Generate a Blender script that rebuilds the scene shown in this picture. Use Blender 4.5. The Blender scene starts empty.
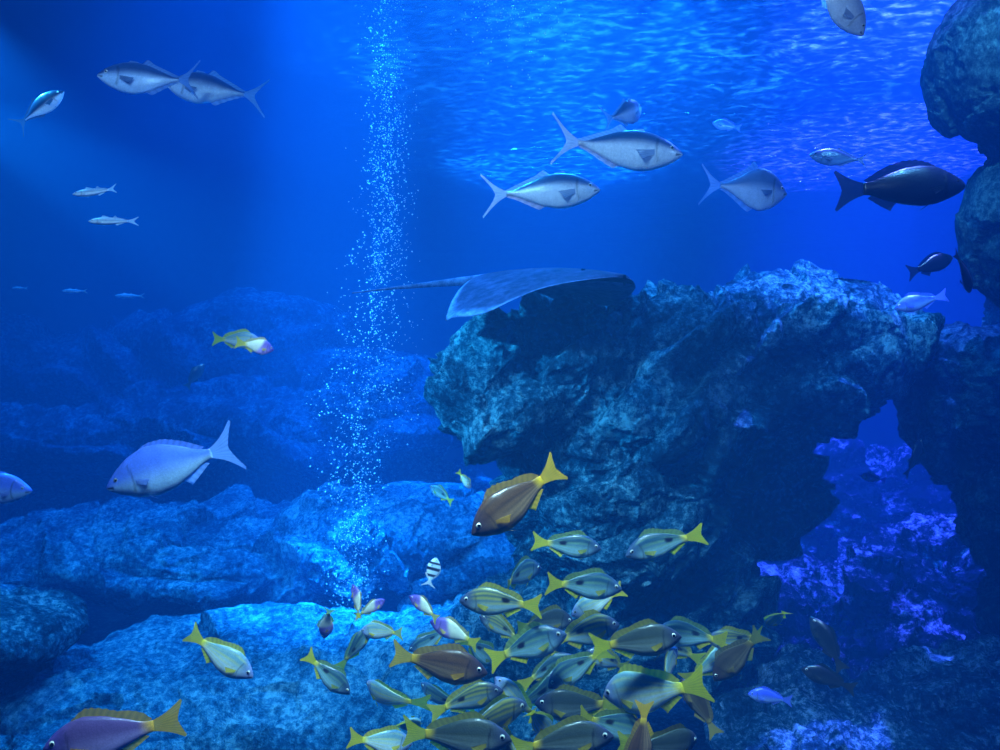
import bpy, bmesh, math, random
import numpy as np
from mathutils import Vector, Matrix, noise
random.seed(7)
C = bpy.context.scene.collection
F = 778.0
def at(px, py, Y): return Vector(((px-500)/F*Y, Y, (375-py)/F*Y))
bpy.context.scene.view_settings.view_transform = 'Standard'

# ---------------------------------------------------------------- materials
def new_mat(name):
    m = bpy.data.materials.new(name); m.use_nodes = True
    nt = m.node_tree; nt.nodes.clear()
    return m, nt, nt.nodes.new('ShaderNodeOutputMaterial')
def ramp(nt, fac, stops):
    r = nt.nodes.new('ShaderNodeValToRGB'); e = r.color_ramp.elements
    while len(e) < len(stops): e.new(0.5)
    for i, (p, c) in enumerate(stops): e[i].position = p; e[i].color = (*c, 1)
    nt.links.new(fac, r.inputs[0]); return r.outputs[0]
def noise_n(nt, vec, scale, detail=6, rough=0.6):
    n = nt.nodes.new('ShaderNodeTexNoise'); n.inputs['Scale'].default_value = scale
    n.inputs['Detail'].default_value = detail; n.inputs['Roughness'].default_value = rough
    nt.links.new(vec, n.inputs['Vector']); return n.outputs[0]
def math_n(nt, op, a, b):
    n = nt.nodes.new('ShaderNodeMath'); n.operation = op
    for i, v in enumerate((a, b)):
        if isinstance(v, (int, float)): n.inputs[i].default_value = v
        else: nt.links.new(v, n.inputs[i])
    return n.outputs[0]
def rock_mat(name, dark, mid, light, bump=0.6, sc=1.0):
    m, nt, out = new_mat(name)
    g = nt.nodes.new('ShaderNodeNewGeometry').outputs['Position']
    n1 = noise_n(nt, g, 2.6*sc, 4, 0.65); n2 = noise_n(nt, g, 24*sc, 6, 0.8)
    mixv = math_n(nt, 'ADD', math_n(nt, 'MULTIPLY', n1, 0.38), math_n(nt, 'MULTIPLY', n2, 0.62))
    col = ramp(nt, mixv, [(0.43, dark), (0.51, mid), (0.60, light)])
    b = nt.nodes.new('ShaderNodeBsdfDiffuse'); b.inputs['Roughness'].default_value = 0.8
    nt.links.new(col, b.inputs['Color'])
    bp = nt.nodes.new('ShaderNodeBump'); bp.inputs['Strength'].default_value = bump
    bp.inputs['Distance'].default_value = 0.16
    nt.links.new(n2, bp.inputs['Height']); nt.links.new(bp.outputs[0], b.inputs['Normal'])
    nt.links.new(b.outputs[0], out.inputs[0]); return m
M_ROCK = rock_mat('reef_rock', (0.007,0.034,0.06), (0.030,0.15,0.23), (0.27,0.64,0.74), 1.0)
M_ROCKB = rock_mat('pale_reef_rock', (0.008,0.065,0.13), (0.033,0.22,0.36), (0.20,0.58,0.7), .9)
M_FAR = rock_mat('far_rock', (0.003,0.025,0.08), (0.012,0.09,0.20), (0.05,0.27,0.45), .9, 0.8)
M_DARK = rock_mat('dark_rock', (0.004,0.014,0.022), (0.012,0.05,0.075), (0.05,0.18,0.22), 1.0)
M_GREY = rock_mat('grey_green_rock', (0.010,0.022,0.02), (0.03,0.06,0.06), (0.08,0.17,0.16), 0.8)
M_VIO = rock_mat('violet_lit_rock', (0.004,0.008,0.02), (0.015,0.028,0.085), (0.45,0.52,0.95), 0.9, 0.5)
M_MND = rock_mat('speckled_rock', (0.008,0.03,0.06), (0.03,0.12,0.2), (0.35,0.6,0.85), 1.0)
M_WALL = rock_mat('tank_wall', (0.003,0.02,0.06), (0.004,0.028,0.08), (0.005,0.035,0.10), 0.2, 0.3)

def fish_mat(name, rough, scales):
    m, nt, out = new_mat(name)
    a = nt.nodes.new('ShaderNodeAttribute'); a.attribute_name = 'Col'
    tc = nt.nodes.new('ShaderNodeTexCoord').outputs['Object']
    n = noise_n(nt, tc, 16, 3, 0.6)
    mx = nt.nodes.new('ShaderNodeMix'); mx.data_type = 'RGBA'; mx.blend_type = 'MULTIPLY'; mx.inputs[0].default_value = 0.4
    nt.links.new(a.outputs['Color'], mx.inputs[6])
    nt.links.new(ramp(nt, n, [(0.3, (0.65,0.65,0.7)), (0.65, (1,1,1))]), mx.inputs[7])
    b = nt.nodes.new('ShaderNodeBsdfPrincipled'); b.inputs['Roughness'].default_value = rough
    nt.links.new(mx.outputs[2], b.inputs['Base Color'])
    if scales:
        v = nt.nodes.new('ShaderNodeTexVoronoi'); v.inputs['Scale'].default_value = 60
        nt.links.new(tc, v.inputs['Vector'])
        m2 = nt.nodes.new('ShaderNodeMix'); m2.data_type = 'RGBA'; m2.blend_type = 'MULTIPLY'; m2.inputs[0].default_value = 0.25
        nt.links.new(mx.outputs[2], m2.inputs[6]); nt.links.new(ramp(nt, v.outputs[0], [(0.15, (1,1,1)), (0.75, (.45,.45,.5))]), m2.inputs[7])
        nt.links.new(m2.outputs[2], b.inputs['Base Color'])
        bp = nt.nodes.new('ShaderNodeBump'); bp.inputs['Strength'].default_value = 0.06; bp.inputs['Distance'].default_value = 0.01
        nt.links.new(v.outputs[0], bp.inputs['Height']); nt.links.new(bp.outputs[0], b.inputs['Normal'])
        nt.links.new(b.outputs[0], out.inputs[0])
    else:
        t = nt.nodes.new('ShaderNodeBsdfTranslucent'); nt.links.new(mx.outputs[2], t.inputs[0])
        s = nt.nodes.new('ShaderNodeMixShader'); s.inputs[0].default_value = 0.4
        nt.links.new(b.outputs[0], s.inputs[1]); nt.links.new(t.outputs[0], s.inputs[2])
        tq = nt.nodes.new('ShaderNodeBsdfTransparent'); s2 = nt.nodes.new('ShaderNodeMixShader'); s2.inputs[0].default_value = 0.1
        nt.links.new(s.outputs[0], s2.inputs[1]); nt.links.new(tq.outputs[0], s2.inputs[2])
        nt.links.new(s2.outputs[0], out.inputs[0])
    return m
M_SKIN = fish_mat('fish_skin', 0.32, True)
M_FIN = fish_mat('fish_fin', 0.5, False)
# stingray hide: matte, mottled, slightly grainy
m, nt, out = new_mat('ray_skin')
a = nt.nodes.new('ShaderNodeAttribute'); a.attribute_name = 'Col'
tc = nt.nodes.new('ShaderNodeTexCoord').outputs['Object']
mx = nt.nodes.new('ShaderNodeMix'); mx.data_type = 'RGBA'; mx.blend_type = 'MULTIPLY'; mx.inputs[0].default_value = 1
nt.links.new(a.outputs['Color'], mx.inputs[6]); nr_ = noise_n(nt, tc, 22, 5, .75)
nt.links.new(ramp(nt, nr_, [(0.4, (0.45,0.45,0.5)), (0.62, (1.3,1.3,1.3))]), mx.inputs[7])
b = nt.nodes.new('ShaderNodeBsdfPrincipled'); b.inputs['Roughness'].default_value = .8; b.inputs['Specular IOR Level'].default_value = .1
nt.links.new(mx.outputs[2], b.inputs['Base Color'])
bp = nt.nodes.new('ShaderNodeBump'); bp.inputs['Strength'].default_value = .4; bp.inputs['Distance'].default_value = .02
nt.links.new(nr_, bp.inputs['Height']); nt.links.new(bp.outputs[0], b.inputs['Normal']); nt.links.new(b.outputs[0], out.inputs[0]); M_RAY = m
def plain(name, col, rough):
    m, nt, out = new_mat(name)
    tc = nt.nodes.new('ShaderNodeTexCoord').outputs['Object']
    c = ramp(nt, noise_n(nt, tc, 30, 2), [(0.3, tuple(x*0.8 for x in col)), (0.7, col)])
    b = nt.nodes.new('ShaderNodeBsdfPrincipled'); b.inputs['Roughness'].default_value = rough
    nt.links.new(c, b.inputs['Base Color']); nt.links.new(b.outputs[0], out.inputs[0]); return m
M_IRIS = plain('fish_iris', (0.75,0.72,0.55), 0.2)
M_PUPIL = plain('fish_pupil', (0.004,0.004,0.006), 0.1)

# ---------------------------------------------------------------- helpers
def tag(o, label, cat, group=None, kind=None):
    if kind: o['kind'] = kind
    if label: o['label'] = label
    if cat: o['category'] = cat
    if group: o['group'] = group
    return o
def link(name, me, mat=None, parent=None):
    o = bpy.data.objects.new(name, me); C.objects.link(o)
    if mat: me.materials.append(mat)
    if parent: o.parent = parent
    return o

# ---------------------------------------------------------------- rocks
def rock(name, label, blobs, mat, voxel=0.03, amp=0.1, freq=1.6, seed=0, strata=(0.25,0.1,1), sk=5.0, samp=0.35, facet=1.0, group=None, warp=.06, fine=1.0, fr1=.5):
    bm = bmesh.new()
    for b in blobs:
        px, py, Y, rx, rz, ry = b[:6]; rot = b[6] if len(b) > 6 else 0
        c = at(px, py, Y)
        M = Matrix.Translation(c) @ Matrix.Rotation(math.radians(rot), 4, 'Y') @ Matrix.Diagonal((rx/F*Y, ry, rz/F*Y, 1))
        bmesh.ops.create_icosphere(bm, subdivisions=3, radius=1, matrix=M)
    me = bpy.data.meshes.new('tmp'); bm.to_mesh(me); bm.free()
    o = bpy.data.objects.new('tmp', me); C.objects.link(o)
    r = o.modifiers.new('r', 'REMESH'); r.mode = 'VOXEL'; r.voxel_size = voxel
    dg = bpy.context.evaluated_depsgraph_get(); dg.update()
    m2 = bpy.data.meshes.new_from_object(o.evaluated_get(dg))
    bpy.data.objects.remove(o)
    n = len(m2.vertices)
    co = np.zeros(n*3, 'f'); m2.vertices.foreach_get('co', co); co = co.reshape(-1, 3)
    no = np.zeros(n*3, 'f'); m2.vertex_normals.foreach_get('vector', no); no = no.reshape(-1, 3)
    sd = Vector(strata).normalized(); off = Vector((seed*3.7, seed*1.3, seed*5.1))
    d = np.zeros(n, 'f')
    for i in range(n):
        p = Vector(co[i])
        q = p*freq + off
        wq = q + noise.noise_vector(q*1.5)*warp
        f1 = noise.fractal(q, 0.85, 2.1, 7)
        ds, pt = noise.voronoi(wq*.9)
        fa = (wq*.9-pt[0]).dot(noise.noise_vector(pt[0]*7.3)*1.7)      # tilted flat facets
        cr = min(ds[1]-ds[0], 0.10)-0.08
        w2 = wq*2.4
        ds2, pt2 = noise.voronoi(w2)
        fb = (w2-pt2[0]).dot(noise.noise_vector(pt2[0]*5.1)*1.7)
        w3 = q*8
        ds3, pt3 = noise.voronoi(w3)
        fc = (w3-pt3[0]).dot(noise.noise_vector(pt3[0]*3.7)*1.6)
        u = p.dot(sd)*sk + noise.noise(q*0.8)*1.2
        fr = u - math.floor(u)
        st = (fr if fr < 0.85 else (1-fr)*5.6) - 0.4
        d[i] = amp*(fr1*f1 + facet*(2.0*fa + 0.75*fb + fine*0.27*fc + 1.4*cr) + samp*st)
    co += no*d[:, None]
    base = Vector((float(co[:,0].mean()), float(co[:,1].mean()), float(co[:,2].min())))
    co -= np.array(base)
    m2.vertices.foreach_set('co', co.astype('f').ravel())
    m2.polygons.foreach_set('use_smooth', [False]*len(m2.polygons)); m2.update()
    m2.materials.clear()
    ob = link(name, m2, mat); ob.location = base
    tag(ob, label, 'rock', group)
    return ob

rock('rock_outcrop', 'huge craggy overhanging rock in the middle with the stingray above it', [
    (498,386,4.6,54,64,0.45), (565,362,4.8,80,58,0.6,6), (650,352,5.1,110,56,0.9,-6), (640,410,5.0,125,75,0.8),
    (765,336,5.2,105,46,0.9,-6), (795,306,5.4,74,34,0.6,8), (860,338,5.3,50,38,0.7,25), (775,385,5.1,120,50,0.8,-26),
    (600,490,5.0,100,95,0.7), (665,490,5.3,90,110,0.7), (735,475,5.9,88,90,0.6,38), (640,600,5.3,120,90,0.8), (560,640,5.1,110,60,0.7)],
    M_ROCK, 0.0175, 0.115, 1.25, 6, (-0.55,0.2,1), 3.4, 1.2, 1.0, fine=1.3)
rock('rock_stack', 'dark rock stack at the right edge that closes the arch', [
    (930,358,5.4,58,38,0.6), (972,410,5.2,52,75,0.6,-10), (1010,490,5.1,46,110,0.6,-12), (1042,590,5.1,42,80,0.6), (1050,450,5.1,60,200,0.7)],
    M_DARK, 0.025, 0.10, 1.8, 5)
rock('boulder', 'rounded dark boulder in the top right corner', [(1000,60,4.2,60,86,0.5), (1045,80,4.2,60,110,0.5)], M_GREY, 0.022, 0.045, 1.5, 8, samp=0.2, facet=.7)
rock('boulder', 'dark boulder hanging just below the rounded top right one', [(1026,220,4.3,42,84,0.5), (1050,225,4.3,50,100,0.5)], M_GREY, 0.022, 0.045, 1.5, 12, samp=0.2, facet=.7)
rock('rock_slab', 'broad pale blue slab across the lower left foreground', [
    (110,715,4.6,190,62,1.2), (290,700,4.9,200,70,1.2), (440,705,4.9,140,80,1.0), (60,770,4.0,160,50,0.9), (350,790,4.2,250,60,0.9), (-60,715,4.6,120,60,1.0)],
    M_ROCKB, 0.021, 0.095, 1.25, 14, (0.1,0.6,1), 3.4, 1.2, .65, fine=1.3)
rock('boulder', 'low rounded dark boulder at the left edge above the pale slab', [(15,632,4.2,68,32,0.4), (-40,640,4.2,70,45,0.5)], M_ROCK, 0.022, 0.05, 2.0, 21, facet=.6)
rock('rock_ledge', 'wide mottled ledge behind the bubble column, reaching the central rock', [
    (50,560,7.0,170,34,1.1,-3), (240,550,7.2,160,42,1.2,3), (390,534,7.2,120,40,1.1,5), (480,566,7.0,80,34,1.0), (-80,575,7.0,130,44,1.0)],
    M_ROCKB, 0.027, 0.16, 0.95, 25, (0.1,0.5,1), 2.8, 1.3, .6, fine=1.2)
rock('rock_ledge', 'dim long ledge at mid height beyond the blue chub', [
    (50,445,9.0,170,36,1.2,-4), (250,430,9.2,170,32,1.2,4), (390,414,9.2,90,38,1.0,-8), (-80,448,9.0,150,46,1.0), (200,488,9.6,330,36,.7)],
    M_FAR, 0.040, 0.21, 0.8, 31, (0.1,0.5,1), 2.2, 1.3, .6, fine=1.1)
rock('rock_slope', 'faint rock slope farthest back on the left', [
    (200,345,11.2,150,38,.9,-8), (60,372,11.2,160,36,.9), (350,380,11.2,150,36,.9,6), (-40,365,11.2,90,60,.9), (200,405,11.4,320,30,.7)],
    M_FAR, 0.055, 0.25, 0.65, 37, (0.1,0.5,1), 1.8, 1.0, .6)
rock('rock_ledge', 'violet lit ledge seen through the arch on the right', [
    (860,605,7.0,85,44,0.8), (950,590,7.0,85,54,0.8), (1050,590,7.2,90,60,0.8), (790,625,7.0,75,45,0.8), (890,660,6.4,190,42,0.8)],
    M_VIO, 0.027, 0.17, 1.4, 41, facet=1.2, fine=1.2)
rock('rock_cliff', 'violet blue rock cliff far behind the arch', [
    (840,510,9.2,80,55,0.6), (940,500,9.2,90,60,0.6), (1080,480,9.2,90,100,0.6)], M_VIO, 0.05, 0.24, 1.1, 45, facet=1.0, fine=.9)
rock('rock_mound', 'textured teal rock mound in the lower right corner', [
    (880,745,4.4,140,48,0.7,-8), (970,722,4.5,100,48,0.7), (800,690,4.7,38,32,0.35), (790,745,4.4,80,50,0.5), (1050,720,4.5,90,70,0.8)],
    M_MND, 0.021, 0.09, 1.7, 51, fine=1.2)

# ---------------------------------------------------------------- tank shell
def box_plane(name, pts, mat):
    me = bpy.data.meshes.new(name); me.from_pydata(pts, [], [(0,1,2,3)])
    o = link(name, me, mat); o['kind'] = 'structure'; return o
X0, X1, Y0, Y1, Z0, Z1 = -10.5, 10.5, -1.5, 14.0, -2.7, 9.0
box_plane('floor', [(X0,Y0,Z0),(X1,Y0,Z0),(X1,Y1,Z0),(X0,Y1,Z0)], M_DARK)
box_plane('wall_back', [(X0,Y1,Z0),(X1,Y1,Z0),(X1,Y1,Z1),(X0,Y1,Z1)], M_WALL)
box_plane('wall_left', [(X0,Y0,Z0),(X0,Y1,Z0),(X0,Y1,Z1),(X0,Y0,Z1)], M_WALL)
box_plane('wall_right', [(X1,Y0,Z0),(X1,Y1,Z0),(X1,Y1,Z1),(X1,Y0,Z1)], M_WALL)
box_plane('wall_front', [(X0,Y0,Z0),(X1,Y0,Z0),(X1,Y0,Z1),(X0,Y0,Z1)], M_DARK)
box_plane('ceiling', [(X0,Y0,Z1),(X1,Y0,Z1),(X1,Y1,Z1),(X0,Y1,Z1)], M_DARK)
WS = 2.2
nx, ny = 560, 560
vs = []
for j in range(ny+1):
    y = Y0 + (Y1-Y0)*j/ny
    for i in range(nx+1):
        x = X0 + (X1-X0)*i/nx
        p = Vector((x*1.6+y*0.9, y*2.6-x*.4, 1.7))
        t = max(0, min(1, (x+1.6)/1.8)); t = .03+.97*t*t*(3-2*t)
        h = t*(0.035*noise.noise(p) + 0.028*noise.noise(p*2.1+Vector((3,1,0))) + 0.018*noise.noise(p*4.7))
        vs.append((x, y, WS+h))
fs = [(j*(nx+1)+i, j*(nx+1)+i+1, (j+1)*(nx+1)+i+1, (j+1)*(nx+1)+i) for j in range(ny) for i in range(nx)]
me = bpy.data.meshes.new('water_surface'); me.from_pydata(vs, [], fs)
me.polygons.foreach_set('use_smooth', [True]*len(fs))
m, nt, out = new_mat('rippling_water')
g = nt.nodes.new('ShaderNodeNewGeometry').outputs['Position']
mp = nt.nodes.new('ShaderNodeMapping'); mp.inputs['Scale'].default_value = (1.0, 1.7, 1.0); mp.inputs['Rotation'].default_value = (0,0,0.45)
nt.links.new(g, mp.inputs[0])
n1 = noise_n(nt, mp.outputs[0], 9, 4, 0.6)
n0 = noise_n(nt, g, .9, 3, 0.6)
n1 = math_n(nt, 'ADD', math_n(nt, 'MULTIPLY', n1, .75), math_n(nt, 'MULTIPLY', n0, .25))
sx = nt.nodes.new('ShaderNodeSeparateXYZ'); nt.links.new(g, sx.inputs[0])
mr = nt.nodes.new('ShaderNodeMapRange'); mr.interpolation_type = 'SMOOTHSTEP'
nt.links.new(sx.outputs[0], mr.inputs[0]); mr.inputs[1].default_value = -1.4; mr.inputs[2].default_value = .3; mr.inputs[3].default_value = .0; mr.inputs[4].default_value = 1.0
bp = nt.nodes.new('ShaderNodeBump'); bp.inputs['Distance'].default_value = 0.08
nt.links.new(mr.outputs[0], bp.inputs['Strength'])
nt.links.new(n1, bp.inputs['Height'])
gl = nt.nodes.new('ShaderNodeBsdfGlossy'); gl.inputs['Roughness'].default_value = 0.2; gl.inputs['Color'].default_value = (0.3,0.45,.7,1)
tr = nt.nodes.new('ShaderNodeBsdfTranslucent')
nt.links.new(ramp(nt, n1, [(0.46,(0.015,0.04,0.09)),(0.55,(0.13,0.23,0.4)),(0.64,(0.9,0.95,1))]), tr.inputs[0])
for s in (gl, tr): nt.links.new(bp.outputs[0], s.inputs['Normal'])
# glow painted by the mix: surface dims on the left, brightens on the right
mf = nt.nodes.new('ShaderNodeMapRange'); mf.interpolation_type = 'SMOOTHSTEP'
nt.links.new(sx.outputs[0], mf.inputs[0]); mf.inputs[1].default_value = -1.4; mf.inputs[2].default_value = .5; mf.inputs[3].default_value = .004; mf.inputs[4].default_value = .16
ms = nt.nodes.new('ShaderNodeMixShader'); nt.links.new(mf.outputs[0], ms.inputs[0])
nt.links.new(gl.outputs[0], ms.inputs[1]); nt.links.new(tr.outputs[0], ms.inputs[2])
tp = nt.nodes.new('ShaderNodeBsdfTransparent'); tp.inputs[0].default_value = (1,1,1,1)
m3 = nt.nodes.new('ShaderNodeMixShader'); m3.inputs[0].default_value = 0.6
nt.links.new(ms.outputs[0], m3.inputs[1]); nt.links.new(tp.outputs[0], m3.inputs[2]); nt.links.new(m3.outputs[0], out.inputs[0])
o = link('water_surface', me, m); o['kind'] = 'structure'; o['label'] = 'rippled underside of the water surface'

# ---------------------------------------------------------------- fish
def mixc(a, b, t):
    t = max(0, min(1, t)); return tuple(a[i]*(1-t)+b[i]*t for i in range(3))
def sm(a, b, x):
    t = max(0, min(1, (x-a)/(b-a))); return t*t*(3-2*t)
def skin(back, belly, stripe=None, nstripe=0, head=None, ped=None, spot=None, mid=0.0, band=None, patch=None, wd=1.0):
    def f(s, v):
        c = mixc(belly, back, sm(mid-0.55*wd, mid+0.45*wd, v))
        if patch: c = mixc(c, patch, sm(.42, .58, s+.12*v))
        if stripe:
            k = 0.5+0.5*math.sin(v*nstripe*math.pi + s*1.5)
            c = mixc(c, stripe, sm(0.6, 0.95, k)*0.6*sm(0.1,0.25,s))
        if band:
            for (s0, wdt) in ((0.25,0.05),(0.5,0.07),(0.78,0.06)):
                c = mixc(c, band, 1-sm(wdt*0.7, wdt*1.2, abs(s-s0)))
        if head: c = mixc(head, c, sm(0.08, 0.32, s))
        if ped: c = mixc(c, ped, sm(0.86, 1.0, s))
        if spot:
            r = math.hypot((s-0.72)/0.07, (v-0.35)/0.28); c = mixc(spot, c, sm(0.7, 1.2, r))
        ga = 0.27 - 0.05*v*v
        c = mixc(tuple(x*0.45 for x in c), c, sm(0.004, 0.02, abs(s-ga)) if abs(v) < 0.75 else 1)
        if s < 0.075 and abs(v+0.25) < 0.16: c = tuple(x*0.25 for x in c)
        return c
    return f
def sc(pts, k): return [(a, b*k) for a, b in pts]
SN = dict(top=sc([(0,.006),(.04,.035),(.12,.08),(.25,.125),(.4,.145),(.58,.125),(.75,.085),(.9,.042),(1,.032)],1.3),
          bot=sc([(0,.006),(.04,.03),(.12,.06),(.25,.10),(.4,.12),(.58,.11),(.75,.07),(.9,.038),(1,.03)],1.4),
          wid=[(0,.006),(.05,.03),(.15,.055),(.3,.076),(.5,.07),(.75,.036),(.92,.016),(1,.01)],
          fork=.055, th=.15, dors=[(.27,.93,.06,'snap')], anal=(.66,.9,.06), pelv=.10, pect=.14, eye=.026)
JK = dict(top=sc([(0,.006),(.05,.035),(.15,.07),(.3,.1),(.45,.108),(.62,.09),(.8,.048),(.93,.016),(1,.012)],1.4),
          bot=sc([(0,.006),(.05,.03),(.15,.065),(.3,.095),(.45,.105),(.62,.086),(.8,.042),(.93,.016),(1,.012)],1.45),
          wid=[(0,.006),(.06,.03),(.2,.055),(.4,.066),(.6,.052),(.85,.02),(1,.01)],
          fork=.13, th=.19, dors=[(.33,.45,.02,'tri'),(.5,.95,.03,'sickle')], anal=(.58,.95,.03), pelv=.05, pect=.15, eye=.017)
CH = dict(top=sc([(0,.008),(.04,.04),(.12,.085),(.25,.14),(.42,.17),(.58,.155),(.75,.1),(.9,.045),(1,.03)],1.18),
          bot=sc([(0,.008),(.04,.035),(.12,.07),(.25,.115),(.42,.145),(.58,.135),(.75,.09),(.9,.042),(1,.03)],1.18),
          wid=[(0,.008),(.05,.035),(.2,.065),(.4,.075),(.6,.06),(.85,.022),(1,.012)],
          fork=.09, th=.19, dors=[(.35,.9,.03,'low')], anal=(.66,.9,.05), pelv=.08, pect=.10, eye=.016)
SL = dict(top=[(0,.008),(.06,.035),(.2,.065),(.4,.08),(.6,.07),(.8,.045),(1,.022)],
          bot=[(0,.008),(.06,.03),(.2,.06),(.4,.075),(.6,.065),(.8,.04),(1,.02)],
          wid=[(0,.008),(.06,.03),(.25,.05),(.5,.05),(.8,.022),(1,.01)],
          fork=.1, th=.09, dors=[(.3,.5,.04,'tri'),(.6,.85,.03,'sickle')], anal=(.65,.85,.03), pelv=.06, pect=.09, eye=.018)
GR = dict(top=sc([(0,.015),(.05,.05),(.15,.09),(.3,.14),(.45,.15),(.62,.135),(.8,.09),(.93,.05),(1,.045)],1.1),
          bot=sc([(0,.015),(.05,.045),(.15,.08),(.3,.12),(.45,.135),(.62,.12),(.8,.085),(.93,.045),(1,.04)],1.1),
          wid=[(0,.015),(.05,.045),(.2,.08),(.4,.085),(.65,.06),(.9,.025),(1,.015)],
          fork=.06, th=.16, dors=[(.28,.95,.055,'low')], anal=(.68,.92,.07), pelv=.1, pect=.13, eye=.010)
DP = dict(top=[(0,.01),(.04,.05),(.12,.13),(.25,.21),(.42,.25),(.6,.2),(.78,.1),(.92,.035),(1,.025)],
          bot=[(0,.01),(.04,.05),(.12,.12),(.25,.2),(.42,.25),(.6,.2),(.78,.1),(.92,.032),(1,.025)],
          wid=[(0,.008),(.06,.03),(.2,.06),(.45,.065),(.7,.04),(1,.01)],
          fork=.12, th=.24, dors=[(.45,.95,.06,'sickle')], anal=(.5,.95,.06), pelv=.07, pect=.16, eye=.022)
Y_ = (1.0,0.74,0.005)
KIND = {
 'striped': (SN, skin((.04,.09,.10),(.42,.60,.62),(.60,.52,.03),7,(.08,.10,.17),(.85,.62,.02),(.01,.01,.01),0), Y_, (.65,.5,.03)),
 'grey':    (SN, skin((.025,.08,.12),(.38,.66,.74),(.22,.36,.16),6,(.06,.11,.20),(.8,.62,.03),(.01,.01,.02),0), Y_, (.30,.38,.08)),
 'pale':    (SN, skin((.20,.38,.42),(.80,.95,1.0),(.75,.68,.08),6,(.30,.36,.62),(1,.78,.02),None,.1), Y_, (.9,.72,.05)),
 'brown':   (SN, skin((.12,.055,.02),(.42,.24,.11),(.03,.018,.012),6,(.08,.05,.06),(.85,.48,.01)), (1.0,.52,.01), (.6,.30,.03)),
 'tan':     (SN, skin((.05,.065,.05),(.38,.44,.36),(.05,.06,.02),6,(.05,.06,.10),(.9,.6,.02),None,0), Y_, (.45,.34,.03)),
 'violet':  (SN, skin((.20,.12,.46),(.55,.35,.85),None,0,(.14,.08,.42),(.95,.70,.02),None,0,None,(.88,.82,.6)), (1.0,.72,.02), (.8,.6,.2)),
 'sunset':  (SN, skin((.15,.08,.22),(.52,.36,.70),None,0,(.18,.11,.45),(.9,.45,.04)), (1.0,.48,.01), (.9,.42,.03)),
 'olive':   (SN, skin((.07,.05,.025),(.22,.17,.09),(.04,.03,.015),5,(.08,.045,.04),(.25,.18,.03)), (.45,.32,.04), (.22,.15,.04)),
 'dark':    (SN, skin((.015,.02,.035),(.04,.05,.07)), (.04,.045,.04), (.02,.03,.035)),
 'blue':    (SN, skin((.10,.16,1.0),(.35,.48,1.0)), (.2,.3,1.0), (.15,.25,1.0)),
 'banded':  (CH, skin((.55,.7,.8),(.8,.9,.95),band=(.02,.02,.04)), (.8,.8,.7), (.4,.5,.6)),
 'jack':    (JK, skin((.02,.06,.18),(.95,.98,1.0),ped=(.6,.5,.5),mid=0.3,wd=.6), (1.0,.68,.62), (.48,.58,.74)),
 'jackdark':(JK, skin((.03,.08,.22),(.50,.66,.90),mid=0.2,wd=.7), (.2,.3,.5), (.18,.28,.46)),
 'jacksoft':(JK, skin((.05,.11,.28),(.80,.92,1.0),mid=0.25,wd=.7), (.4,.5,.65), (.35,.45,.6)),
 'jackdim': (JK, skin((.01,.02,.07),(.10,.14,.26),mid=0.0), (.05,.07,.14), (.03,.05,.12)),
 'jackpale':(JK, skin((.45,.55,.7),(.95,.98,1.0),mid=0.5), (.7,.8,.9), (.6,.7,.85)),
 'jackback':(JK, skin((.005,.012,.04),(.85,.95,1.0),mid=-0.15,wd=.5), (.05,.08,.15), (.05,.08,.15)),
 'chub':    (CH, skin((.14,.28,1.0),(.50,.74,1.0)), (.45,.65,1.0), (.30,.46,1.0)),
 'slender': (SL, skin((.35,.5,.6),(.85,.93,.93),(.10,.2,.3),2), (.7,.8,.75), (.55,.65,.7)),
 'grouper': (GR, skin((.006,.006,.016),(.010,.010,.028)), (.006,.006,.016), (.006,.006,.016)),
 'deep':    (DP, skin((.08,.15,.34),(.52,.64,.9),mid=.1,wd=.7), (.22,.32,.58), (.17,.26,.5)),
}
def curve(pts, s): 
    g = np.linspace(0, 1, 201); v = np.interp(g, [p[0] for p in pts], [p[1] for p in pts])
    k = np.ones(17)/17; pad = np.concatenate([np.full(8, v[0]), v, np.full(8, v[-1])]); w = np.convolve(pad, k, 'valid')
    a = np.clip(g/0.08, 0, 1); w = v*(1-a)+w*a
    return float(np.interp(s, g, w))
def mesh_of(name, verts, faces, cols, mat):
    me = bpy.data.meshes.new(name); me.from_pydata([tuple(v) for v in verts], [], faces)
    at_ = me.color_attributes.new('Col', 'FLOAT_COLOR', 'POINT')
    at_.data.foreach_set('color', np.array([(*c, 1) for c in cols], 'f').ravel())
    me.polygons.foreach_set('use_smooth', [True]*len(faces)); me.materials.append(mat); me.update(); return me
BODY = 0.78
_cache = {}
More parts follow.
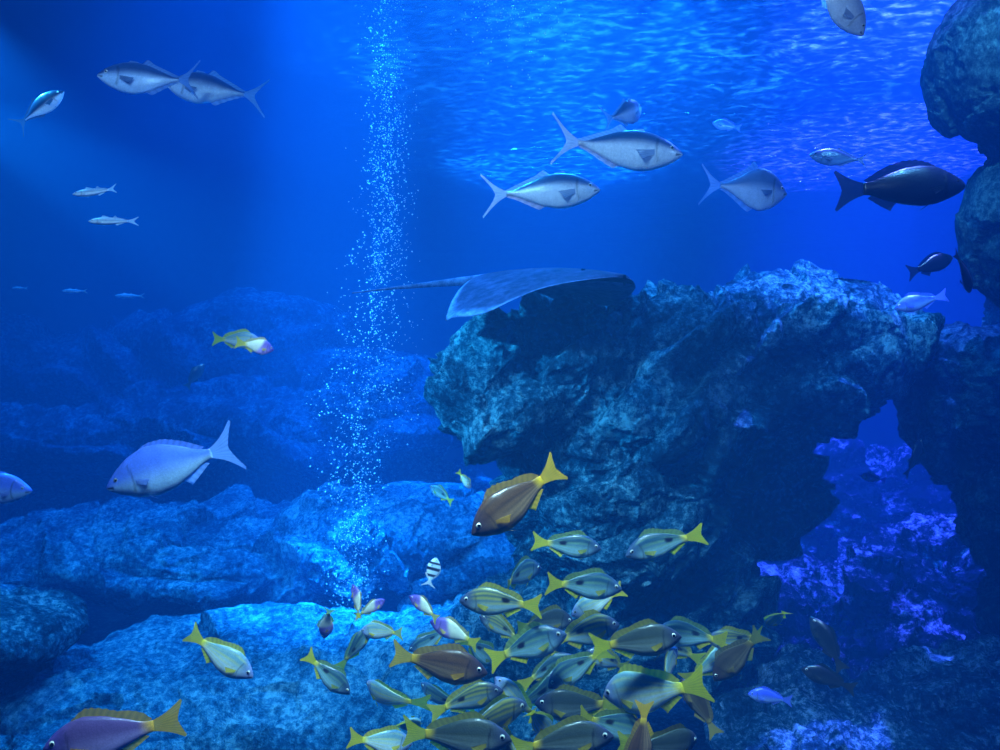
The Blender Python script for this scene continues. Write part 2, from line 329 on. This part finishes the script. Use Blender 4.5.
def fish_parts(kind, bend):
    key = (kind, bend)
    if key in _cache: return _cache[key]
    P, col, finc, dorc = KIND[kind]
    def warp(p):
        x, y, z = p; t = 0.35 - x
        return (x, y + (bend*t*t if t > 0 else 0), z)
    X = lambda s: 0.5 - BODY*s
    parts = []
    NS, NA = 60, 36
    V, Fc, CC = [], [], []
    for i in range(NS+1):
        s = (i/NS)**1.25
        t, b, w = curve(P['top'], s), curve(P['bot'], s), curve(P['wid'], s)
        for k in range(NA):
            a = 2*math.pi*k/NA; ca, sa = math.cos(a), math.sin(a)
            z = (t if sa > 0 else b)*sa
            y = w*math.copysign(abs(ca)**0.9, ca)*(1-0.15*max(0, sa))
            ga = 0.27-0.05*sa*sa
            if s > 0.05 and s < ga: y *= 1+0.07*sm(ga-0.1, ga, s)
            if s < 0.06 and abs(sa+0.25) < 0.2: y *= 0.8
            V.append(warp((X(s), y, z))); CC.append(col(s, sa))
    for i in range(NS):
        for k in range(NA):
            Fc.append((i*NA+k, i*NA+(k+1)%NA, (i+1)*NA+(k+1)%NA, (i+1)*NA+k))
    Fc.append(tuple(range(NA))[::-1]); Fc.append(tuple(NS*NA+k for k in range(NA)))
    parts.append(('body', mesh_of('body', V, Fc, CC, M_SKIN)))
    def fin(name, base, tip, c0, c1, rows=6):
        n = len(base); V, Fc, CC = [], [], []
        for r in range(rows+1):
            q = r/rows
            for i in range(n):
                p = Vector(base[i]).lerp(Vector(tip[i]), q); p.y += 0.0025*(1 if i % 2 else -1)*q
                V.append(warp(p)); c = mixc(c0, c1, q); sh = 0.72 if i % 2 else 1.0
                CC.append(tuple(x*sh for x in c))
        for r in range(rows):
            for i in range(n-1): Fc.append((r*n+i, r*n+i+1, (r+1)*n+i+1, (r+1)*n+i))
        parts.append((name, mesh_of(name, V, Fc, CC, M_FIN)))
    n = 21; B, T = [], []
    pt, pb = P['top'][-1][1], P['bot'][-1][1]
    for i in range(n):
        u = -1+2*i/(n-1)
        B.append((X(0.985), 0, u*(pt if u > 0 else pb)*0.95))
        tx = -0.5 + P['fork']*(1-abs(u)**1.3) + 0.02*(abs(u) > 0.97)
        T.append((tx, 0, u*P['th']))
    V, Fc, CC = [], [], []
    rows = 8
    for r in range(rows+1):
        q = r/rows
        for i in range(n):
            u = -1+2*i/(n-1)
            x = B[i][0]*(1-q)+T[i][0]*q; z = B[i][2]*(1-q)+T[i][2]*q
            z -= 0.25*P['th']*u*abs(u)*math.sin(q*math.pi)*0.45
            V.append(warp((x, 0.002*(1 if i % 2 else -1)*q, z))); sh = 0.75 if i % 2 else 1.0
            CC.append(tuple(xx*sh for xx in finc))
    for r in range(rows):
        for i in range(n-1): Fc.append((r*n+i, r*n+i+1, (r+1)*n+i+1, (r+1)*n+i))
    parts.append(('tail_fin', mesh_of('tail_fin', V, Fc, CC, M_FIN)))
    for (s0, s1, h, sh) in P['dors']:
        n = 23; B, T = [], []
        for i in range(n):
            u = i/(n-1); s = s0+(s1-s0)*u; z = curve(P['top'], s)-0.012
            if sh == 'snap': hh = h*(min(1, u/0.2+0.25)*(1-0.35*sm(.3,.6,u))+0.25*math.exp(-((u-.8)/.15)**2))*(1-0.9*sm(.92,1,u))*(1-(0.14 if i % 2 and u < .6 else 0)); sw = .02+.03*u
            elif sh == 'sickle': hh = h*(math.exp(-((u-.08)/.12)**2) + 0.3*(1-u)+.05) * min(1, u/.05+.1); sw = .05+.02*u
            elif sh == 'tri': hh = h*(1-u)*min(1, u/.15+.2)+.004; sw = .03
            else: hh = h*math.sin(math.pi*min(1, u*0.92+.05))**0.6*(1-(0.12 if i % 2 and u < .6 else 0)); sw = .02+.02*u
            B.append((X(s), 0, z)); T.append((X(s)-sw, 0, z+0.012+hh))
        fin('dorsal_fin', B, T, dorc, dorc)
    s0, s1, h = P['anal']; n = 11; B, T = [], []
    for i in range(n):
        u = i/(n-1); s = s0+(s1-s0)*u; z = -curve(P['bot'], s)+0.012
        B.append((X(s), 0, z)); T.append((X(s)-.04, 0, z-.012-h*(min(1, u/.1+.3)*(1-.75*u))))
    fin('anal_fin', B, T, finc, finc)
    for sgn in (-1, 1):
        L = P['pelv']; z = -curve(P['bot'], .33)+.016; w = curve(P['wid'], .33)*.35
        B = [(X(.32)-.02*u/6, sgn*w, z) for u in range(7)]
        T = [(X(.32)-L*(.95-.5*u/6), sgn*(w+.03), z-L*(.62-.38*u/6)) for u in range(7)]
        fin('pelvic_fin', B, T, finc, finc)
        L = P['pect']; w = curve(P['wid'], .29)*1.02; z = -.02
        B = [(X(.29), sgn*w, z+.018-.036*u/8) for u in range(9)]
        T = [(X(.29)-L*(1-.35*(u/8)), sgn*(w+L*.22), z-.01-L*.38*(u/8)) for u in range(9)]
        fin('pectoral_fin', B, T, tuple(min(1, x*1.1) for x in dorc), mixc(dorc, finc, .5) if P is SN else dorc)
        bm = bmesh.new(); er = P['eye']; se = .115
        zc = curve(P['top'], se)*.38; w = curve(P['wid'], se)*math.sqrt(1-.38**2)
        bmesh.ops.create_uvsphere(bm, u_segments=16, v_segments=10, radius=er, matrix=Matrix.Translation((X(se), sgn*(w-er*.25), zc)) @ Matrix.Diagonal((1,.6,1,1)) @ Matrix.Rotation(math.pi/2, 4, 'X'))
        for f_ in bm.faces:
            c = f_.calc_center_median(); f_.smooth = True
            if kind in ('grouper', 'jackdim') or (math.hypot(c.x-X(se), c.z-zc) < er*.62 and (c.y*sgn) > (w-er*.25)): f_.material_index = 1
        me = bpy.data.meshes.new('eye'); bm.to_mesh(me); bm.free(); me.materials.append(M_IRIS); me.materials.append(M_PUPIL)
        parts.append(('eye', me))
    _cache[key] = parts; return parts
rj = random.Random(5)
def fish(kind, name, label, px, py, Lp, phi, Y, yaw=0, roll=0, bend=0.0, group=None, hs=1.0):
    if group and group.startswith('snappers') and Lp < 90 and kind not in ('violet', 'olive') and hs == 1.0:
        phi += rj.uniform(-20, 20); roll += rj.uniform(-14, 14); bend = rj.choice((.2, -.2, .4, -.4, .7, -.7)); yaw += rj.uniform(-14, 28)
        hs *= rj.uniform(.92, 1.1); px += rj.uniform(-4, 4); py += rj.uniform(-4, 5); Lp *= rj.uniform(.95, 1.14)
    L = Lp/F*Y/max(.5, math.cos(math.radians(yaw)))
    a, b = math.radians(phi), math.radians(yaw)
    d = Vector((math.cos(a)*math.cos(b), math.sin(b), math.sin(a)*math.cos(b))).normalized()
    if abs(math.cos(a)) < .35:      # near vertical: keep a flank towards the window
        y = Vector((0,-1,.0)); y = (y-d*y.dot(d)).normalized(); up = d.cross(y)
    else:
        up = Vector((0,0,1)); up = (up-d*up.dot(d)).normalized(); y = up.cross(d)
    R = Matrix((d, y, up)).transposed().to_4x4() @ Matrix.Rotation(math.radians(roll), 4, 'X')
    e = bpy.data.objects.new(name, None); C.objects.link(e); e.empty_display_size = 0.05
    e.matrix_world = Matrix.Translation(at(px, py, Y)) @ R @ Matrix.Diagonal((L, L, L*hs, 1))
    for nm, me in fish_parts(kind, bend):
        o = bpy.data.objects.new(nm, me); C.objects.link(o); o.parent = e
    tag(e, label, 'fish', group); return e

S = 'snappers schooling at the foot of the central rock'
J = 'silver jacks near the water surface'
# upper water
fish('jack','jack','silver jack with white belly, the lower of the pair above the stingray',541,191,120,3,3.6,8,-4,.15,J)
fish('jack','jack','larger silver jack with reddish tail, the upper of the pair above the stingray',615,149,138,-3,3.6,6,-4,-.15,J)
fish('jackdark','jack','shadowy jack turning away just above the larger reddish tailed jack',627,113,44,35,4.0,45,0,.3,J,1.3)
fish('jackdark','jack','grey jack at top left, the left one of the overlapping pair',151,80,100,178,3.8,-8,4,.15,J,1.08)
fish('jacksoft','jack','pale jack at top left, the right one of the overlapping pair',213,88,98,174,4.0,10,4,-.3,J,1.08)
fish('jackback','jack','small dark backed jack climbing alone near the top left edge',38,108,58,42,4.0,15,0,.3,J)
fish('slender','slender_fish','slim silvery fish on the left, the upper one of two',97,192,51,184,3.4,5,0,.2,'two slim silvery fish')
fish('slender','slender_fish','slim silvery fish on the left, the lower one of two',113,221,51,180,3.4,5,0,-.1,'two slim silvery fish')
fish('deep','deep_bodied_fish','deep bodied silver blue fish between the jacks and dark grouper',748,187,86,-6,3.9,15,0,.3)
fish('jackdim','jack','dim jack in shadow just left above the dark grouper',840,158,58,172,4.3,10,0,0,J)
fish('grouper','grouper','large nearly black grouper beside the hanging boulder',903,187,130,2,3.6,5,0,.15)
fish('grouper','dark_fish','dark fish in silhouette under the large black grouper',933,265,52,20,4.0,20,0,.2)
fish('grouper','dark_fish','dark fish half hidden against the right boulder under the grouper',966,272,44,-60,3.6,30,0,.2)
fish('blue','blue_fish','glowing violet blue fish over the right end of the arch',920,302,48,195,4.0,10,0,.2)
fish('blue','blue_fish','tiny blue fish near the surface above the deep bodied fish',727,126,28,160,5.0,20,0,.2)
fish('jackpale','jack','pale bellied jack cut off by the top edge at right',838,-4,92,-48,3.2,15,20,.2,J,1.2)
# left middle
fish('chub','sea_chub','large blue grey chub with forked tail swimming left',176,465,136,199,2.6,-8,0,.2)
fish('chub','sea_chub','pale blue fish cut off by the left edge',-10,489,84,-3,3.0,0,0,0)
fish('pale','snapper','yellow finned snapper in mid water, the left of a touching pair',236,340,48,-3,3.0,10,0,.2)
fish('violet','snapper','violet headed yellow finned snapper, the right of a touching pair',256,346,30,-15,2.8,35,0,.4,None,1.2)
fish('slender','distant_fish','faint fish in the haze nearest the left edge',20,288,16,180,7.0,0,0,0,'faint fish in the distance')
fish('slender','distant_fish','faint fish in the haze, middle of the distant three',75,291,26,180,7.0,0,0,0,'faint fish in the distance')
fish('slender','distant_fish','faint fish in the haze nearest the bubble column',130,296,30,180,7.0,0,0,0,'faint fish in the distance')
fish('dark','distant_fish','dim dark fish in the haze below the yellow finned pair',195,376,28,60,6.0,20,0,0)
# right, in and below the arch
fish('dark','dark_fish','dark fish hugging the rock stack at the arch opening',916,458,42,65,4.4,20,0,.2)
fish('blue','blue_fish','small violet fish inside the arch opening',873,478,26,170,5.6,0,0,.1)
fish('blue','blue_fish','small bright blue fish over the lower right mound',770,697,42,176,3.6,10,0,.1)
fish('dark','dark_fish','dark teal fish right of the school, upper of the two',828,643,52,120,3.4,25,0,.2)
fish('dark','dark_fish','black fish right of the school, lower of the two',828,678,50,165,3.3,15,0,.2)
# school
fish('brown','snapper','large brown snapper with orange tail, highest of the school',519,500,114,215,2.3,-10,0,-.2,S)
fish('grey','snapper','grey snapper with yellow tail right under the large brown one',567,546,70,-6,2.8,5,0,.2,S,.98)
fish('grey','snapper','grey snapper with raised yellow tail in front of the dark rock',663,543,80,198,2.8,-5,0,.3,S,.98)
fish('grey','snapper','small grey snapper left above the pair of long ones',511,577,54,-5,3.0,10,0,.2,S)
fish('striped','snapper','striped snapper heading left at the upper left of the school',501,602,84,180,2.7,5,0,.2,S,.98)
fish('grey','snapper','grey snapper heading right at the top middle of the school',583,585,80,-8,2.8,5,0,-.2,S,.98)
fish('pale','snapper','pale snapper heading left below the top middle grey one',600,602,56,190,3.0,15,0,.2,S)
fish('violet','snapper','small violet snapper at the upper left of the school',425,607,38,150,2.9,15,0,.3,S,1.0)
fish('violet','snapper','violet snapper diving head down, tail up',328,621,40,-105,2.9,15,0,.3,S,1.0)
fish('violet','snapper','pink and violet snapper with its head up beside the diving one',358,601,34,112,2.9,15,0,.3,S,1.0)
fish('violet','snapper','violet snapper with yellow tail touching the pink and violet one',371,609,30,30,2.95,25,0,.3,S,1.0)
fish('pale','snapper','pale snapper with bright yellow tail just below the pink violet one',383,631,48,184,2.8,10,0,.3,S,.98)
fish('grey','snapper','teal grey snapper swimming up and away left of the school',357,648,46,60,2.8,25,0,.3,S,.98)
fish('pale','snapper','white and yellow snapper alone above the lower left slab',219,656,80,-35,2.5,5,0,.2,S,.98)
fish('grey','snapper','dark faced snapper with yellow tail between the lone one and the school',327,675,60,-42,2.6,5,0,.2,S,.98)
fish('brown','snapper','long brown snapper with yellow tail heading right in the school',438,665,100,-10,2.4,0,0,.15,S)
fish('violet','snapper','violet grey snapper behind and above the long brown one',455,632,54,160,2.9,10,0,.2,S)
fish('striped','snapper','small striped snapper under the upper left striped one',503,624,52,175,3.1,10,0,.2,S)
fish('grey','snapper','grey snapper with yellow tail at the middle of the school',530,648,72,15,2.7,5,0,.2,S)
fish('striped','snapper','striped snapper facing right over the middle of the school',585,628,72,-10,2.9,10,0,-.2,S)
fish('tan','snapper','tan snapper with yellow tail on the right of the school',636,643,92,8,2.45,0,0,.15,S)
fish('grey','snapper','silvery snapper facing left under the tan one',574,668,70,195,2.8,5,0,.2,S)
fish('grey','snapper','pale headed snapper facing left at the right end of the school',694,630,70,175,3.0,5,0,.2,S)
fish('striped','snapper','dim striped snapper behind the olive brown diving one',733,637,60,185,3.2,15,0,.2,S)
fish('pale','snapper','thin snapper seen from behind with upright yellow tail',777,616,34,255,3.0,40,0,.3,S,.98)
fish('olive','snapper','olive brown snapper pointing steeply down at the right of the school',738,655,72,232,2.8,10,0,.2,S)
fish('pale','snapper','blue white snapper below the tan one',670,672,46,55,3.0,30,0,.2,S,1.0)
fish('pale','snapper','large pale snapper turned away near the bottom right of the school',652,694,86,185,2.5,15,0,-.4,S)
fish('pale','snapper','small white yellow snapper at the lower left of the school',386,700,40,150,2.7,30,0,.4,S,1.0)
fish('grey','snapper','small grey snapper head down at the lower left of the school',404,718,44,-60,2.7,20,0,.3,S,1.0)
fish('pale','snapper','pale snapper half cut off by the bottom edge at left of school',383,742,56,-8,2.5,10,0,.1,S)
fish('tan','snapper','dark snapper with yellow tail along the bottom edge, left one',456,738,112,-2,2.2,0,0,.15,S)
fish('tan','snapper','dark snapper with yellow tail along the bottom edge, right one',562,741,104,5,2.2,0,0,-.15,S)
fish('pale','snapper','pale yellow snapper fanning its fins below the middle of the school',517,703,56,150,2.75,25,0,.4,S,1.0)
fish('pale','snapper','pale yellow snapper tilted down over the bottom row',534,720,50,-45,2.45,25,0,.4,S,1.0)
fish('striped','snapper','dusky striped snapper under the long brown one',470,694,74,-5,2.6,5,0,.1,S)
fish('striped','snapper','dusky snapper just above the bottom left dark one',486,717,80,8,2.35,5,0,.1,S)
fish('grey','snapper','grey snapper facing right near the bottom edge',612,727,70,-10,2.55,10,0,.2,S)
fish('olive','snapper','olive brown snapper hanging at the lower right of the school',700,706,58,125,2.6,15,0,.2,S)
fish('brown','snapper','snapper with upright orange tail cut by the bottom edge',640,742,60,245,2.35,15,0,.3,S)
fish('grey','snapper','small dim snapper just left of the tan one',548,664,52,10,3.2,5,0,.1,S)
fish('striped','snapper','small dim snapper between the tan and the silvery one',608,660,52,165,3.3,5,0,.1,S)
fish('grey','snapper','small dim snapper deep behind the long brown one',430,640,46,200,3.3,5,0,.1,S)
fish('tan','snapper','olive snapper facing left over the bottom middle',575,706,76,186,2.65,8,0,.2,S)
fish('grey','snapper','grey snapper tilted up between the two pale yellow ones',553,688,60,25,2.95,20,0,.3,S)
fish('striped','snapper','striped snapper steeply climbing right of the bottom middle',612,692,58,50,3.0,20,0,.3,S)
fish('tan','snapper','olive snapper right behind the upper left striped one',545,618,60,-12,3.2,10,0,.2,S)
fish('grey','snapper','grey snapper nosing down at the left flank of the school',478,652,58,-35,3.0,15,0,.3,S)
fish('striped','snapper','striped snapper under the pale headed right end one',676,650,52,170,3.35,10,0,.2,S)
fish('grey','snapper','small grey snapper under the long brown one, half hidden',440,703,46,165,3.0,10,0,.2,S)
fish('tan','snapper','olive snapper half cut by the bottom edge below the grey one',668,750,72,10,2.4,10,0,.2,S)
fish('pale','snapper','pale snapper with bright fins facing right at the right end of the school',712,662,56,15,3.3,10,0,.2,S)
fish('striped','snapper','dusky snapper half cut by the bottom edge between the dark two',510,748,76,170,2.45,10,0,.2,S)
fish('sunset','snapper','violet fish with orange fins in the lower left corner',112,737,132,188,2.0,-5,0,-.2)
fish('banded','banded_fish','small pale fish with black bands by the dark rock base',432,572,29,75,3.4,10,0,.2,None,1.3)
fish('pale','small_fish','tiny yellow green fish left of the large brown snapper',465,480,22,-60,4.0,20,0,.2)
fish('grey','small_fish','faint small fish beside the tiny yellow green one',442,494,30,150,4.1,20,0,.2)

# ---------------------------------------------------------------- stingray
e = bpy.data.objects.new('stingray', None); C.objects.link(e)
tag(e, 'grey stingray with long thin tail gliding over the central rock', 'stingray')
def ray_half(u):
    return .015+.60*max(0, math.sin(math.pi*min(1, max(0, u))**.85))**.85
V, Fc, CC = [], [], []
NU, NV = 70, 80
for side in (1, -1):
    for i in range(NU+1):
        u = i/NU; u = .5-.5*math.cos(math.pi*u); hw = ray_half(u)
        for j in range(NV+1):
            v = -1+2*j/NV
            a = abs(v)*hw
            x = .47-.94*u - .12*(a/.6)**2
            ridge = .055*math.exp(-(a/.17)**2)*math.sin(math.pi*min(1, u*.95+.05))**.6
            thick = .016*(1-abs(v)**2)+.001
            droop = (-.68*a**2.3/.6**.3 if v < 0 else -.35*a*a)*(1+.9*(u-.5)) + .022*math.sin(u*17)*(a/.6)**3
            z = droop + (thick+ridge if side == 1 else -thick*.8-ridge*.3)
            V.append((x, v*hw, z))
            pn = Vector((x*14, v*hw*14, 3)); nz = noise.noise(pn)+.5*noise.noise(pn*2.4)
            edge = sm(.88, 1.0, abs(v))
            CC.append(mixc(mixc((.014,.012,.042), (.042,.035,.095), .45+1.0*nz), (.16,.17,.34), edge) if side == 1 else (.10,.11,.22))
n1_ = (NU+1)*(NV+1)
for sd in (0, 1):
    for i in range(NU):
        for j in range(NV):
            q = (sd*n1_+i*(NV+1)+j, sd*n1_+i*(NV+1)+j+1, sd*n1_+(i+1)*(NV+1)+j+1, sd*n1_+(i+1)*(NV+1)+j)
            Fc.append(q if sd == 1 else q[::-1])
me = mesh_of('body', V, Fc, CC, M_RAY); bm = bmesh.new(); bm.from_mesh(me)
bmesh.ops.remove_doubles(bm, verts=bm.verts, dist=.0025); bm.to_mesh(me); bm.free()
o = link('body', me); o.parent = e
V, Fc, CC = [], [], []
for i in range(41):
    t = i/40; r = .030*(1-t)**1.6+.0045
    for k in range(10):
        a = 2*math.pi*k/10
        V.append((-.40-.72*t, r*math.cos(a)-.52*t+.1*t*t, r*math.sin(a)+.01-.12*t)); CC.append((.09,.10,.21))
for i in range(40):
    for k in range(10): Fc.append((i*10+k, i*10+(k+1)%10, (i+1)*10+(k+1)%10, (i+1)*10+k))
o = link('tail', mesh_of('tail', V, Fc, CC, M_RAY)); o.parent = e
for sgn in (-1, 1):
    bm = bmesh.new(); bmesh.ops.create_uvsphere(bm, u_segments=14, v_segments=10, radius=.012, matrix=Matrix.Translation((.27, sgn*.07, .05)))
    me = bpy.data.meshes.new('eye'); bm.to_mesh(me); bm.free(); o = link('eye', me, M_PUPIL); o.parent = e
Yr = 4.25
e.matrix_world = Matrix.Translation(at(548,281,Yr)) @ Matrix.Rotation(math.radians(-42),4,'Z') @ Matrix.Rotation(math.radians(5),4,'Y') @ Matrix.Rotation(math.radians(1),4,'X') @ Matrix.Diagonal((1.05,1.0,1.0,1))

# ---------------------------------------------------------------- bubbles
ico = bmesh.new(); bmesh.ops.create_icosphere(ico, subdivisions=1, radius=1)
iv = [v.co.copy() for v in ico.verts]; ifc = [tuple(v.index for v in f.verts) for f in ico.faces]; ico.free()
def bubbles(name, label, pts):
    V, Fc = [], []
    for (p, r) in pts:
        b = len(V); V += [tuple(p+v*r) for v in iv]; Fc += [tuple(b+i for i in f) for f in ifc]
    me = bpy.data.meshes.new(name); me.from_pydata(V, [], Fc); me.polygons.foreach_set('use_smooth', [True]*len(Fc))
    o = link(name, me, M_BUB); tag(o, label, 'bubbles', kind='stuff')
m, nt, out = new_mat('air_bubble')
lw = nt.nodes.new('ShaderNodeLayerWeight'); lw.inputs[0].default_value = .4
c = ramp(nt, lw.outputs['Facing'], [(0.0,(.55,.8,1)),(0.8,(.97,.99,1))])
b = nt.nodes.new('ShaderNodeBsdfPrincipled'); nt.links.new(c, b.inputs['Base Color']); b.inputs['Roughness'].default_value = .2
tp = nt.nodes.new('ShaderNodeBsdfTransparent'); mxs = nt.nodes.new('ShaderNodeMixShader'); mxs.inputs[0].default_value = .2
nt.links.new(b.outputs[0], mxs.inputs[1]); nt.links.new(tp.outputs[0], mxs.inputs[2]); nt.links.new(mxs.outputs[0], out.inputs[0]); M_BUB = m
pts = []
clus = [(random.uniform(0,1), random.gauss(0,1)) for _ in range(120)]
for i in range(3400):
    y = 150+460*random.random()**0.85 if random.random() < .72 else random.uniform(0, 220)
    ofs = random.gauss(0, 1)
    if random.random() < .4:
        cy_, co_ = random.choice(clus); y = 40+560*cy_+random.gauss(0,9); ofs = co_*.8+random.gauss(0,.28)
    cx = np.interp(y, [0,200,300,400,500,620], [384,388,377,364,357,350]); sg = np.interp(y, [0,200,300,400,500,620], [12,12,18,23,16,12])
    r = random.choice((.0018,.0020,.0023,.0026,.0030,.0036,.005))
    pts.append((at(cx+ofs*sg, y, 5.1+random.gauss(0,.14)), r))
bubbles('bubble_column', 'column of tiny rising air bubbles left of the central rock', pts)
pts = [(at(random.gauss(510,28), abs(random.gauss(0,30)), 4.7+random.uniform(-.2,.2)), random.choice((.002,.003,.005))) for i in range(200)]
bubbles('surface_bubbles', 'loose bubbles drifting under the surface at top centre', pts)

# ---------------------------------------------------------------- lights
def spot(x, y, z, tx, ty, tz, pw, col, ang, blend=.7, rad=.02):
    l = bpy.data.lights.new('spot', 'SPOT'); l.energy = pw; l.color = col; l.spot_size = math.radians(ang); l.spot_blend = blend; l.shadow_soft_size = rad
    o = bpy.data.objects.new('unseen_lamp', l); C.objects.link(o); o.location = (x, y, z)
    o.rotation_euler = (Vector((tx,ty,tz))-Vector((x,y,z))).to_track_quat('-Z', 'Y').to_euler()
def area(x, y, z, tx, ty, tz, pw, col, sz):
    l = bpy.data.lights.new('area', 'AREA'); l.energy = pw; l.color = col; l.size = sz
    o = bpy.data.objects.new('unseen_lamp', l); C.objects.link(o); o.location = (x, y, z)
    o.rotation_euler = (Vector((tx,ty,tz))-Vector((x,y,z))).to_track_quat('-Z', 'Y').to_euler()
BL = (.02,.30,1); CY = (.04,.50,1); VI = (.2,.12,1)
# high lamps hung above the water, shining through it
spot(-1.15,5.3,8.5, -1.15,5.5,-2, 270000, (.03,.40,1), 11.5, .8, .1)
spot(-2.4,7.5,8.5, -2.4,7.6,-2, 20000, BL, 46, .9, .05)
spot(-3.5,9.5,8.5, -3.5,9.8,-2, 20000, BL, 50, .9, .05)
spot(.5,8.0,8.5, .5,8.3,-2, 120000, (.02,.36,1), 26, 1, .1)
spot(3.9,7.6,8.5, 3.9,7.7,-2, 120000, VI, 34, 1, .05)
spot(3.0,4.7,8.5, 2.7,4.5,-2, 120000, (.22,.2,1), 24, .8, .05)
# unseen lamps under water, several added as fill for rocks and fish
spot(-2.9,3.9,2.1, -1.9,4.6,-2, 1500, CY, 78)
spot(-.3,3.6,2.1, -.6,4.6,-2, 450, CY, 70)
spot(-2.0,2.4,1.0, .15,4.6,-.25, 1150, (.05,.55,1), 32)  # added lamp left of the view, brightens the outcrop's left lobe
spot(.9,4.1,2.12, 1.2,5.1,0, 420, (.03,.40,1), 85)
spot(2.0,3.0,2.1, 2.9,4.6,.4, 420, (.15,.5,.9), 75)  # added lamp to bring out the rocks on the right
spot(0,1.4,2.0, .1,2.7,-1.2, 1250, (.52,.84,1), 66, .8, .25)
spot(-.6,1.6,2.05, .2,3.7,1.0, 300, (.4,.68,1), 74, .8, .2)  # added fill on the jacks above the stingray
spot(-1.5,1.4,2.05, -2.2,3.6,.6, 320, (.4,.68,1), 66, .8, .2)  # added fill to brighten the fish at upper left
spot(-.9,1.0,1.6, -1.1,2.6,-.3, 130, (.25,.55,1), 60, .8, .2)
spot(1.2,1.2,1.9, 1.45,3.2,1.4, 60, (.4,.6,1), 50, .8, .2)
area(.7,5.9,4.4, .7,5.9,0, 1900, (.02,.34,1), 1.8)
area(3.8,5.4,4.5, 3.8,5.4,0, 700, (.10,.20,1), 1.6)

# ---------------------------------------------------------------- water as world volume
w = bpy.data.worlds.new('water'); bpy.context.scene.world = w; w.use_nodes = True
nt = w.node_tree; nt.nodes.clear(); out = nt.nodes.new('ShaderNodeOutputWorld')
bg = nt.nodes.new('ShaderNodeBackground'); bg.inputs[0].default_value = (.0,.02,.12,1); nt.links.new(bg.outputs[0], out.inputs[0])
em = nt.nodes.new('ShaderNodeEmission'); em.inputs[0].default_value = (.0003,.010,.075,1); em.inputs[1].default_value = .09  # water itself glows faintly, in place of scattered ambient light
ab = nt.nodes.new('ShaderNodeVolumeAbsorption'); ab.inputs['Color'].default_value = (.0,.5,.75,1); ab.inputs['Density'].default_value = .13
scn = nt.nodes.new('ShaderNodeVolumeScatter'); scn.inputs['Color'].default_value = (.04,.38,1,1); scn.inputs['Density'].default_value = .028
ad = nt.nodes.new('ShaderNodeAddShader'); nt.links.new(em.outputs[0], ad.inputs[0]); nt.links.new(ab.outputs[0], ad.inputs[1])
ad2 = nt.nodes.new('ShaderNodeAddShader'); nt.links.new(ad.outputs[0], ad2.inputs[0]); nt.links.new(scn.outputs[0], ad2.inputs[1])
nt.links.new(ad2.outputs[0], out.inputs['Volume'])

cam = bpy.data.cameras.new('camera'); co = bpy.data.objects.new('camera', cam); C.objects.link(co)
cam.sensor_width = 36; cam.lens = F*36/1000; cam.clip_start = .05; cam.clip_end = 100
co.location = (0,0,0); co.rotation_euler = (math.pi/2, 0, 0)
bpy.context.scene.camera = co
